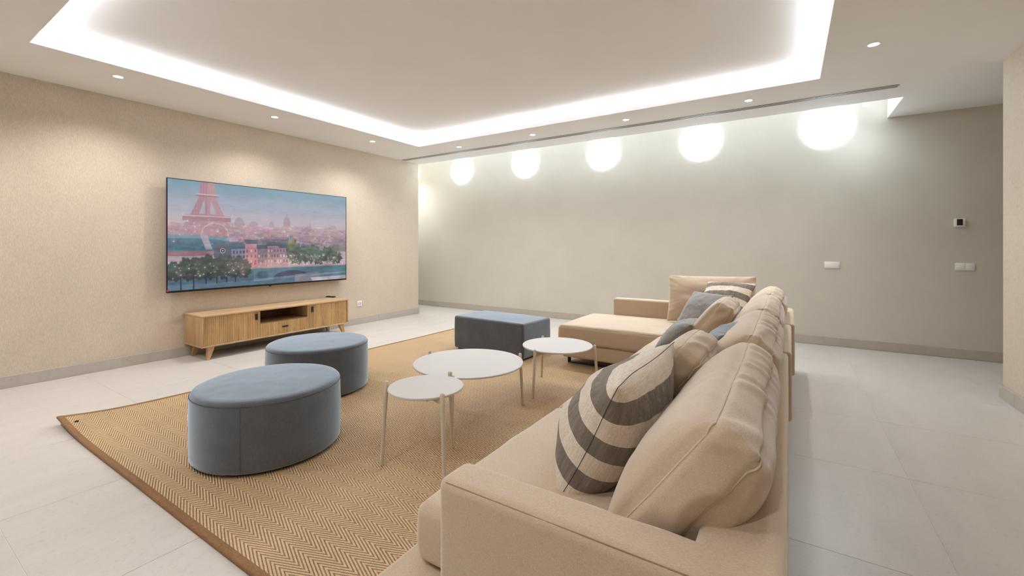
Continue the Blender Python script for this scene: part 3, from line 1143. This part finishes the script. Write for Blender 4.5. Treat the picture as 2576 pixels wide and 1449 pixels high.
def round_ottoman(x, y, z, rad, hgt, lab, yaw):
    root = tag(empty('round_ottoman', (x, y, z), (0, 0, yaw)), lab, 'ottoman', 'rounded blue grey ottomans')
    bm = bmesh.new()
    lathe(bm, [(rad - 0.03, 0.0), (rad - 0.03, 0.02)], 64)
    obj('base', bm, M['black'], root)
    bm = bmesh.new()
    pr = [(rad - 0.035, 0.013), (rad - 0.008, 0.014), (rad - 0.001, 0.022), (rad + 0.001, 0.06)]
    for k in range(1, 12):
        f = k / 12
        pr.append((rad + 0.003 * math.sin(math.pi * f), 0.06 + (hgt - 0.04 - 0.06) * f))
    pr += [(rad, hgt - 0.030), (rad - 0.0015, hgt - 0.020)]
    lathe(bm, pr, 96, False, False)
    for v_ in bm.verts:
        d = 0.0025 * fbm((v_.co.x * 4, v_.co.y * 4, v_.co.z * 5))
        v_.co.x *= 1 + d
        v_.co.y *= 1 + d
    obj('side_cover', bm, M['velvet'], root, smooth=True)
    bm = bmesh.new()
    pr = [(rad - 0.0015, hgt - 0.020), (rad - 0.004, hgt - 0.012), (rad - 0.011, hgt - 0.004), (rad - 0.022, hgt + 0.001)]
    for k in range(1, 14):
        q = (rad - 0.022) * (1 - k / 14)
        pr.append((q, hgt + 0.001 + 0.010 * (1 - (q / rad) ** 2)))
    lathe(bm, pr, 96, True, False)
    for v_ in bm.verts:
        v_.co.z += 0.0022 * fbm((v_.co.x * 6, v_.co.y * 6, 3))
    obj('top_cover', bm, M['velvet'], root, smooth=True)
    bm = bmesh.new()
    tube(bm, [((rad - 0.0008) * math.cos(2 * math.pi * k / 96), (rad - 0.0008) * math.sin(2 * math.pi * k / 96), hgt - 0.020) for k in range(96)], 0.0022, 6, closed=True)
    tube(bm, [(rad + 0.0012 + 0.002 * math.sin(math.pi * k / 14), 0, 0.02 + (hgt - 0.04) * k / 14) for k in range(15)], 0.0009, 6)
    obj('seam', bm, M['velvet_seam'], root, smooth=True)
    return root


ZR = 0.0145
round_ottoman(-2.62, 1.405, ZR, 0.392, 0.383, 'nearest rounded blue grey velvet ottoman, in front on the rug', R(-48))
round_ottoman(-3.335, 2.195, ZR, 0.392, 0.388, 'farther rounded blue grey velvet ottoman, closer to the wooden bench', R(-35))

sq = tag(empty('square_ottoman', (-2.765, 4.108, ZR), (0, 0, R(-3.5))), 'rectangular blue grey velvet ottoman at the far edge of the rug, beside the chaise', 'ottoman')


def sq_def(p, n, u):
    q = p.copy()
    b = (1 - u[0] ** 2) * (1 - u[1] ** 2)
    if u[2] > 0.9:
        q.z += 0.012 * b
    q.x += 0.006 * n.x * (1 - u[2] ** 2)
    q.y += 0.006 * n.y * (1 - u[2] ** 2)
    q += n * 0.002 * fbm(p * 6)
    return q


o = obj('cover', rounded_box((0.485, 0.272, 0.183), 0.022, (20, 12, 8), sq_def), M['velvet'], sq, smooth=True)
o.location = (0, 0, 0.198)
box('base', (-0.45, 0.45, -0.24, 0.24, 0.0, 0.03), M['black'], sq)
for sx, sy in ((-1, -1), (1, -1), (1, 1), (-1, 1)):
    bm = bmesh.new()
    tube(bm, [(sx * 0.4795, sy * 0.2665, 0.03 + 0.33 * k / 6) for k in range(7)], 0.0018, 6)
    obj('seam', bm, M['velvet_seam'], sq, smooth=True)

# ------------------------------------------------------------------ coffee tables
M['table_top'] = plain('white_tabletop', rgb(202, 197, 190), 0.55, var=0.01)
M['table_leg'] = plain('taupe_lacquer', rgb(208, 194, 172), 0.45, var=0.03)


def coffee_table(x, y, rad, ztop, rf, rt, angs, lab, extra=0.018):
    root = tag(empty('coffee_table', (x, y, ZR), (0, 0, 0)), lab, 'table', 'round white coffee tables')
    h = ztop - ZR
    bm = bmesh.new()
    lathe(bm, [(rad - 0.004, h - 0.012), (rad, h - 0.009), (rad, h - 0.0025), (rad - 0.002, h)], 96)
    obj('table_top', bm, M['table_top'], root, smooth=True, angle=35)
    for a in angs:
        ca_, sa_ = math.cos(R(a)), math.sin(R(a))
        bm = bmesh.new()
        pts = []
        for k in range(13):
            f = k / 12
            z = (h + extra) * f
            q = rf + (rt - rf) * f
            pts.append((q * ca_, q * sa_, z))
        rr = [0.0098 + 0.0024 * min(1, k / 10) for k in range(13)]
        dz = 0.0
        top = Vector(pts[-1])
        for e, r_ in ((0.004, 0.0108), (0.0075, 0.0075), (0.009, 0.003)):
            pts.append(tuple(top + Vector((0, 0, e))))
            rr.append(r_)
        tube(bm, pts, rr, 14)
        obj('leg', bm, M['table_leg'], root, smooth=True, angle=60)
    for a in angs:
        ca_, sa_ = math.cos(R(a)), math.sin(R(a))
        bm = bmesh.new()
        p0, p1 = Vector((0.0, 0.0, h - 0.0275)), Vector((rt * ca_, rt * sa_, h - 0.0275))
        sd = Vector((-sa_, ca_, 0)) * 0.009
        up = Vector((0, 0, 0.0155))
        vs = [bm.verts.new(p) for p in (p0 - sd - up * 1.7, p0 + sd - up * 1.7, p0 + sd + up, p0 - sd + up, p1 - sd - up * 0.4, p1 + sd - up * 0.4, p1 + sd + up, p1 - sd + up)]
        for f in ((0, 1, 2, 3), (7, 6, 5, 4), (0, 4, 5, 1), (1, 5, 6, 2), (2, 6, 7, 3), (3, 7, 4, 0)):
            bm.faces.new([vs[i] for i in f])
        obj('support_arm', bm, M['table_leg'], root)
    return root


coffee_table(-1.645, 1.715, 0.200, 0.448, 0.245, 0.218, (209, 95, -25), 'smallest and tallest round white coffee table, nearest the sofa arm', 0.014)
coffee_table(-1.915, 2.425, 0.387, 0.380, 0.425, 0.400, (56, 176, -66), 'largest round white coffee table, in the middle of the rug', 0.012)
coffee_table(-1.635, 3.265, 0.292, 0.374, 0.333, 0.308, (-98, 142, 20), 'farthest round white coffee table, beside the chaise', 0.005)

# ------------------------------------------------------------------ sofa
M['linen'] = fabric('beige_linen', rgb(197, 177, 151), var=0.025, weave=1500, bumpd=0.001, mott=4, fuzz=(0.36, 0.39, 0.43))
M['linen_seam'] = plain('linen_seam', rgb(150, 126, 98), 0.9)
M['linen_light'] = plain('linen_piping', rgb(206, 188, 160), 0.9)

sofa = tag(empty('sectional_sofa', (-0.5, 2.9, 0)), 'long beige linen sectional sofa with a chaise at its far end', 'sofa')
SO = Vector((-0.5, 2.9, 0))


def sofa_part(name, b, r, n, deform=None, mat=None, parent=None, skew=None):
    half = ((b[1] - b[0]) / 2, (b[3] - b[2]) / 2, (b[5] - b[4]) / 2)
    o = obj(name, rounded_box(half, r, n, deform), mat or M['linen'], parent or sofa, smooth=True)
    o.location = Vector(((b[0] + b[1]) / 2, (b[2] + b[3]) / 2, (b[4] + b[5]) / 2)) - SO
    return o


def hard(p, n, u):
    return p + n * (0.003 * fbm(p * 3.0) + 0.001 * fbm(p * 14))


def seat(p, n, u):
    q = p.copy()
    b = ((1 - u[0] ** 2) * (1 - u[1] ** 2))
    if u[2] > 0.5:
        q.z += 0.018 * max(0, b) ** 0.5
    q.x += n.x * 0.008 * (1 - u[2] ** 2)
    q.y += n.y * 0.004 * (1 - u[2] ** 2)
    return q + n * (0.0035 * fbm(p * 4.0) + 0.0012 * fbm(p * 15))


# bases
sofa_part('base', (-1.045, -0.02, 0.842, 2.898, 0.085, 0.222), 0.024, (12, 24, 3), hard)
sofa_part('base', (-1.045, 0.0, 2.902, 3.945, 0.085, 0.222), 0.024, (12, 12, 3), hard)
sofa_part('base', (-1.93, 0.02, 3.955, 4.965, 0.085, 0.222), 0.024, (20, 12, 3), hard)
# arms
sofa_part('armrest', (-0.768, 0.0, 0.838, 0.962, 0.20, 0.600), 0.026, (30, 6, 14), hard)
sofa_part('armrest', (-1.71, 0.03, 4.842, 4.966, 0.20, 0.600), 0.020, (30, 6, 14), hard)
# backs, three segments a little out of line
sofa_part('backrest', (-0.165, -0.002, 0.85, 2.900, 0.20, 0.598), 0.022, (5, 40, 14), hard)
sofa_part('backrest', (-0.150, 0.016, 2.904, 3.940, 0.20, 0.600), 0.022, (5, 22, 14), hard)
sofa_part('backrest', (-0.110, 0.040, 3.945, 4.960, 0.20, 0.602), 0.022, (5, 22, 14), hard)
# seat cushions
sofa_part('seat_cushion', (-0.975, -0.146, 0.964, 1.932, 0.226, 0.408), 0.034, (22, 24, 5), seat)
sofa_part('seat_cushion', (-0.972, -0.146, 1.938, 2.898, 0.224, 0.408), 0.028, (22, 24, 5), seat)
sofa_part('seat_cushion', (-0.970, -0.131, 2.904, 3.920, 0.224, 0.408), 0.028, (22, 24, 5), seat)


def chaise_def(p, n, u):
    q = seat(p, n, u)
    if u[1] < 0:
        q.y += -0.05 * (u[0]) * -1 * (-u[1]) * 0.0
    return q


sofa_part('seat_cushion', (-1.965, -0.111, 3.935, 4.840, 0.226, 0.408), 0.034, (36, 22, 5), chaise_def)
# seams
bm = bmesh.new()
z_, y_ = 0.5924, 0.8458
tube(bm, [(-0.742 + 0.74 * k / 30 + 0.5, y_ - 2.9, z_) for k in range(31)], 0.0014, 6)
o = obj('seam', bm, M['linen_seam'], sofa, smooth=True)
bm = bmesh.new()
tube(bm, [(-0.9655 + 0.5, 0.998 - 2.9 + 0.90 * k / 30, 0.3982) for k in range(31)], 0.0014, 6)
obj('seam', bm, M['linen_seam'], sofa, smooth=True)
bm = bmesh.new()
tube(bm, [(-1.93 + 1.78 * k / 30 + 0.5, 3.9448 - 2.9, 0.3982) for k in range(31)], 0.0014, 6)
obj('seam', bm, M['linen_seam'], sofa, smooth=True)
# black sled legs: flat steel loops
for (y, xa, xb) in ((4.065, -1.905, -0.12), (4.80, -1.905, -0.12), (1.15, -0.98, -0.12), (2.60, -0.98, -0.12), (3.30, -0.98, -0.12)):
    bm = bmesh.new()
    add_box(bm, xa, xa + 0.014, y - 0.025, y + 0.025, ZR, 0.088)
    add_box(bm, xb - 0.014, xb, y - 0.025, y + 0.025, ZR, 0.088)
    add_box(bm, xa, xb, y - 0.025, y + 0.025, ZR, ZR + 0.010)
    o = obj('leg', bm, M['black'], sofa)
    o.location = -SO


# ------------------------------------------------------------------ cushions
def pose(x, y, z, yaw, lean, roll):
    return Matrix.Translation((x, y, z)) @ Matrix.Rotation(R(yaw), 4, 'Z') @ Matrix.Rotation(-R(lean), 4, 'X') @ Matrix.Rotation(R(roll), 4, 'Y')


def rect_loop(hx, hz, r, n=10, m=26):
    pts = []
    for (cx_, cz_, a0) in ((hx - r, hz - r, 0), (-hx + r, hz - r, 90), (-hx + r, -hz + r, 180), (hx - r, -hz + r, 270)):
        for k in range(n + 1):
            a = R(a0 + 90 * k / n)
            pts.append((cx_ + r * math.cos(a), cz_ + r * math.sin(a)))
    out = []
    for i, p in enumerate(pts):
        q = pts[(i + 1) % len(pts)]
        L = math.hypot(q[0] - p[0], q[1] - p[1])
        k = max(1, int(L / 0.02))
        for j in range(k):
            out.append((p[0] + (q[0] - p[0]) * j / k, p[1] + (q[1] - p[1]) * j / k))
    return out


def box_cushion(name, W, H, G, bulge, mtx, lab, cat, group, seed, mat=None, wrinkle=1.0, res=(56, 6, 30), plump=0.03, back=1.0):
    """gusseted cushion: local x width, y thickness (front -y), z height"""
    hx, hy, hz = W / 2, G / 2, H / 2
    sd = seed * 13.7

    def deform(p, n, u):
        q = p.copy()
        a, b = max(-1, min(1, u[0])), max(-1, min(1, u[2]))
        f = (max(0, 1 - abs(a) ** 6) ** 0.6) * (max(0, 1 - abs(b) ** 2.4) ** 0.6)
        q.y += (1 if u[1] > 0 else -1) * (bulge if u[1] < 0 else bulge * back) * f * min(1, abs(u[1])) ** 2
        mid = 1 - u[1] ** 2
        q.x += (1 if a > 0 else -1) * (plump * (abs(a) ** 6) * (0.4 + 0.6 * mid) * (1 - b * b) - 0.010 * abs(a) * (1 - b * b))
        q.z += (1 if b > 0 else -1) * (plump * 0.8 * (abs(b) ** 6) * (0.4 + 0.6 * mid) * (1 - a * a))
        q.z -= 0.012 * max(0, b) * (1 - a * a) * (0.6 + 0.4 * math.sin(3 * a + seed))
        # creases running across the top band and away from the seams
        s_ = Vector((p.x * 13.0 + p.y * 10.0 + 4 * noise.noise(Vector((p.x * 3, sd, p.z * 3))), p.y * 1.6 + sd, p.z * 2.2))
        rid = 1 - abs(noise.noise(s_)) * 2.0
        msk = max(0, abs(b)) ** 3 + 0.8 * abs(a) ** 6
        q += n * wrinkle * (0.013 * max(0, rid) ** 3 * min(1, msk)) * (1 - max(0, -u[1]) ** 3) * (1 if u[1] < 0.9 else 0.55)
        q += n * (0.007 * noise.noise(Vector((p.x * 3.2 + sd, p.y * 3, p.z * 4))) + 0.002 * noise.noise(p * 16 + Vector((sd, 0, 0))))
        return q
    rr = min(0.026, hy * 0.6)
    root = tag(empty(name), lab, cat, group)
    root.matrix_world = mtx
    obj('cover', rounded_box((hx, hy, hz), rr, res, deform), mat or M['linen'], root, smooth=True)
    bm = bmesh.new()
    for s in (-1, 1):
        pts = []
        for (x, z) in rect_loop(hx, hz, rr * 1.2):
            p = Vector((x, s * hy, z))
            q, n = round_map(p, (hx, hy, hz), rr)
            q = deform(q, n, (x / hx, s, z / hz))
            pts.append(q + n * 0.0006)
        tube(bm, pts, 0.0026, 6, closed=True)
    obj('piping', bm, M['linen_light'] if mat is None else mat, root, smooth=True)
    return root


def pillow(name, W, H, T, mtx, lab, cat, group, seed, mat, seam_mat, n=44, pull=0.055, pleat=1.0, sag=0.0):
    """knife edged pillow, local x width, y thickness (front -y), z height"""
    sd = seed * 7.3

    def pos(a, b, s):
        x = a * W / 2 * (1 - pull * (1 - b * b) * 1.0)
        z = b * H / 2 * (1 - pull * (1 - a * a) * 1.0)
        f = (max(0, 1 - a * a) ** 0.52) * (max(0, 1 - b * b) ** 0.52)
        y = s * T / 2 * f * (1 - sag * b) * (1 + 0.16 * noise.noise(Vector((a * 1.6 + sd, b * 1.6, s))))
        edge = max(abs(a), abs(b))
        ang = math.atan2(b, a)
        y += s * pleat * 0.005 * math.sin(ang * 34 + 3 * noise.noise(Vector((a * 3, b * 3, sd)))) * math.exp(-((1 - edge) / 0.10)) * (1 - math.exp(-((1 - edge) / 0.02)))
        y += s * f * 0.006 * noise.noise(Vector((a * 5 + sd, b * 5, s * 3)))
        y += 0.012 * noise.noise(Vector((a * 1.1, b * 1.1, sd)))
        return Vector((x, y, z))
    root = tag(empty(name), lab, cat, group)
    root.matrix_world = mtx
    bm = bmesh.new()
    par = [math.sin(math.pi / 2 * (-1 + 2 * i / n)) * 0.6 + 0.4 * (-1 + 2 * i / n) for i in range(n + 1)]
    G = {}
    for s in (-1, 1):
        for i, a in enumerate(par):
            for j, b in enumerate(par):
                border = i in (0, n) or j in (0, n)
                key = (0 if border else s, i, j)
                if key not in G:
                    G[key] = bm.verts.new(pos(a, b, 0 if border else s))
    for s in (-1, 1):
        for i in range(n):
            for j in range(n):
                vs = []
                for di, dj in ((0, 0), (1, 0), (1, 1), (0, 1)):
                    ii, jj = i + di, j + dj
                    border = ii in (0, n) or jj in (0, n)
                    vs.append(G[(0 if border else s, ii, jj)])
                bm.faces.new(vs if s < 0 else vs[::-1])
    obj('cover', bm, mat, root, smooth=True)
    bm = bmesh.new()
    loop = [(a, -1) for a in par[:-1]] + [(1, b) for b in par[:-1]] + [(a, 1) for a in par[:0:-1]] + [(-1, b) for b in par[:0:-1]]
    tube(bm, [pos(a, b, 0) for a, b in loop], 0.0010, 6, closed=True)
    obj('seam', bm, seam_mat, root, smooth=True)
    return root


# big loose back cushions of the sofa
GB = 'loose back cushions of the sofa'
LEAN, BH = 36.5, 0.425
for i, (ya, yb, dx, lab) in enumerate((
        (1.005, 1.975, 0.0, 'big beige back cushion of the sofa nearest the camera, behind the large striped pillow'),
        (2.045, 2.915, 0.004, 'big beige back cushion of the sofa, second from the near arm'),
        (2.985, 3.885, 0.006, 'big beige back cushion of the sofa, third from the near arm'),
        (3.955, 4.735, 0.016, 'big beige back cushion of the sofa farthest along the back, by the far corner'))):
    cz = 0.448 + 0.5 * BH * math.cos(R(LEAN))
    cx_ = -0.345 + dx + 0.5 * BH * math.sin(R(LEAN))
    box_cushion('back_cushion', yb - ya, BH, 0.110, 0.070, pose(cx_, (ya + yb) / 2, cz + 0.012 * (i > 0), -90, LEAN, 0), lab, 'cushion', GB, i + 1, back=1.45)
pillow('back_cushion', 0.80, 0.475, 0.25, pose(-0.655, 4.665, 0.672, 1, 17, -1), 'big beige back cushion at the far end of the chaise, against the low far arm', 'cushion', GB, 9,
       M['linen'], M['linen_light'], pull=0.03, pleat=1.6)

# striped fabric
t = NT('striped_linen')
tc = t.n('ShaderNodeTexCoord')
sep = t.n('ShaderNodeSeparateXYZ')
t.link(tc.outputs['Object'], sep.inputs[0])
wz = t.noise(t.coord((1, 1, 1)), 7.0, 2)
zz = t.math('MULTIPLY_ADD', t.math('SUBTRACT', wz, 0.5), 0.012, sep.outputs[2])
fr_ = t.math('FRACT', t.math('MULTIPLY', t.math('ADD', zz, 20 * 0.137 - 0.117), 1 / 0.137))
stripe = t.math('LESS_THAN', fr_, 0.5)
thr = t.noise(t.coord((1.0, 1.0, 0.06)), 240, 2)
thr2 = t.noise(t.coord((0.1, 1.0, 1.0)), 240, 2)
slub = t.noise(t.coord((1.0, 0.6, 0.05)), 60, 3, 0.7)
dk = t.ramp(slub, [(0.35, rgb(118, 108, 97)), (0.62, rgb(140, 130, 119)), (0.78, rgb(178, 168, 156))])
col = t.mix(stripe, rgb(226, 213, 196), dk)
col = t.mix(1.0, col, t.ramp(t.math('MULTIPLY', t.math('ADD', thr, thr2), 0.5), [(0.38, (0.82, 0.81, 0.79, 1)), (0.6, (1.06, 1.06, 1.06, 1))]), 'MULTIPLY')
t.set(Base_Color=col, Roughness=0.95)
t.b.inputs['Sheen Weight'].default_value = 0.15
t.b.inputs['Specular IOR Level'].default_value = 0.15
t.bump(thr, 0.4, 0.001)
M['stripe'] = t.m
M['stripe_seam'] = plain('stripe_seam', rgb(70, 62, 55), 0.9)
M['grey_velvet'] = fabric('grey_velvet', rgb(150, 147, 144), var=0.10, weave=320, mott=14, fuzz=(0.2, 0.2, 0.2))
M['grey_seam'] = plain('grey_seam', rgb(112, 110, 109), 0.9)
M['teal_velvet'] = fabric('slate_velvet', rgb(144, 149, 150), var=0.10, weave=320, mott=9, fuzz=(0.22, 0.25, 0.27))

GP = 'throw pillows along the sofa'
pillow('throw_pillow', 0.52, 0.47, 0.31, pose(-0.495, 1.475, 0.612, -92, 28, 5), 'large brown and white striped pillow nearest the camera, by the sofa arm', 'pillow', GP, 1, M['stripe'], M['stripe_seam'], pleat=0.6, sag=0.28)
box_cushion('throw_pillow', 0.45, 0.40, 0.10, 0.045, pose(-0.43, 1.96, 0.628, -90, 36, 0), 'small beige box pillow right behind the large striped pillow', 'pillow', GP, 21, res=(26, 6, 24))
pillow('throw_pillow', 0.42, 0.42, 0.16, pose(-0.345, 2.50, 0.632, -100, 40, 5), 'slate blue velvet pillow tucked between the two small beige box pillows', 'pillow', GP, 3, M['teal_velvet'], M['grey_seam'])
box_cushion('throw_pillow', 0.48, 0.42, 0.10, 0.045, pose(-0.46, 3.36, 0.632, -90, 35, 0), 'small beige box pillow in front of the dark grey square pillow', 'pillow', GP, 22, res=(26, 6, 24))
pillow('throw_pillow', 0.44, 0.32, 0.15, pose(-0.68, 3.30, 0.558, -88, 50, -3), 'low grey brown velvet pillow lying in front of the farther beige box pillow', 'pillow', GP, 5, M['grey_velvet'], M['grey_seam'])
pillow('throw_pillow', 0.43, 0.43, 0.15, pose(-0.63, 4.0, 0.622, -36, 37, 0), 'dark grey square velvet pillow on the chaise, in front of the far striped pillow', 'pillow', GP, 6, M['grey_velvet'], M['grey_seam'])
pillow('throw_pillow', 0.43, 0.43, 0.16, pose(-0.49, 4.33, 0.715, -16, 48, -1), 'grey and white striped pillow farthest away, against the chaise back cushion', 'pillow', GP, 7, M['stripe'], M['stripe_seam'], pleat=0.6)
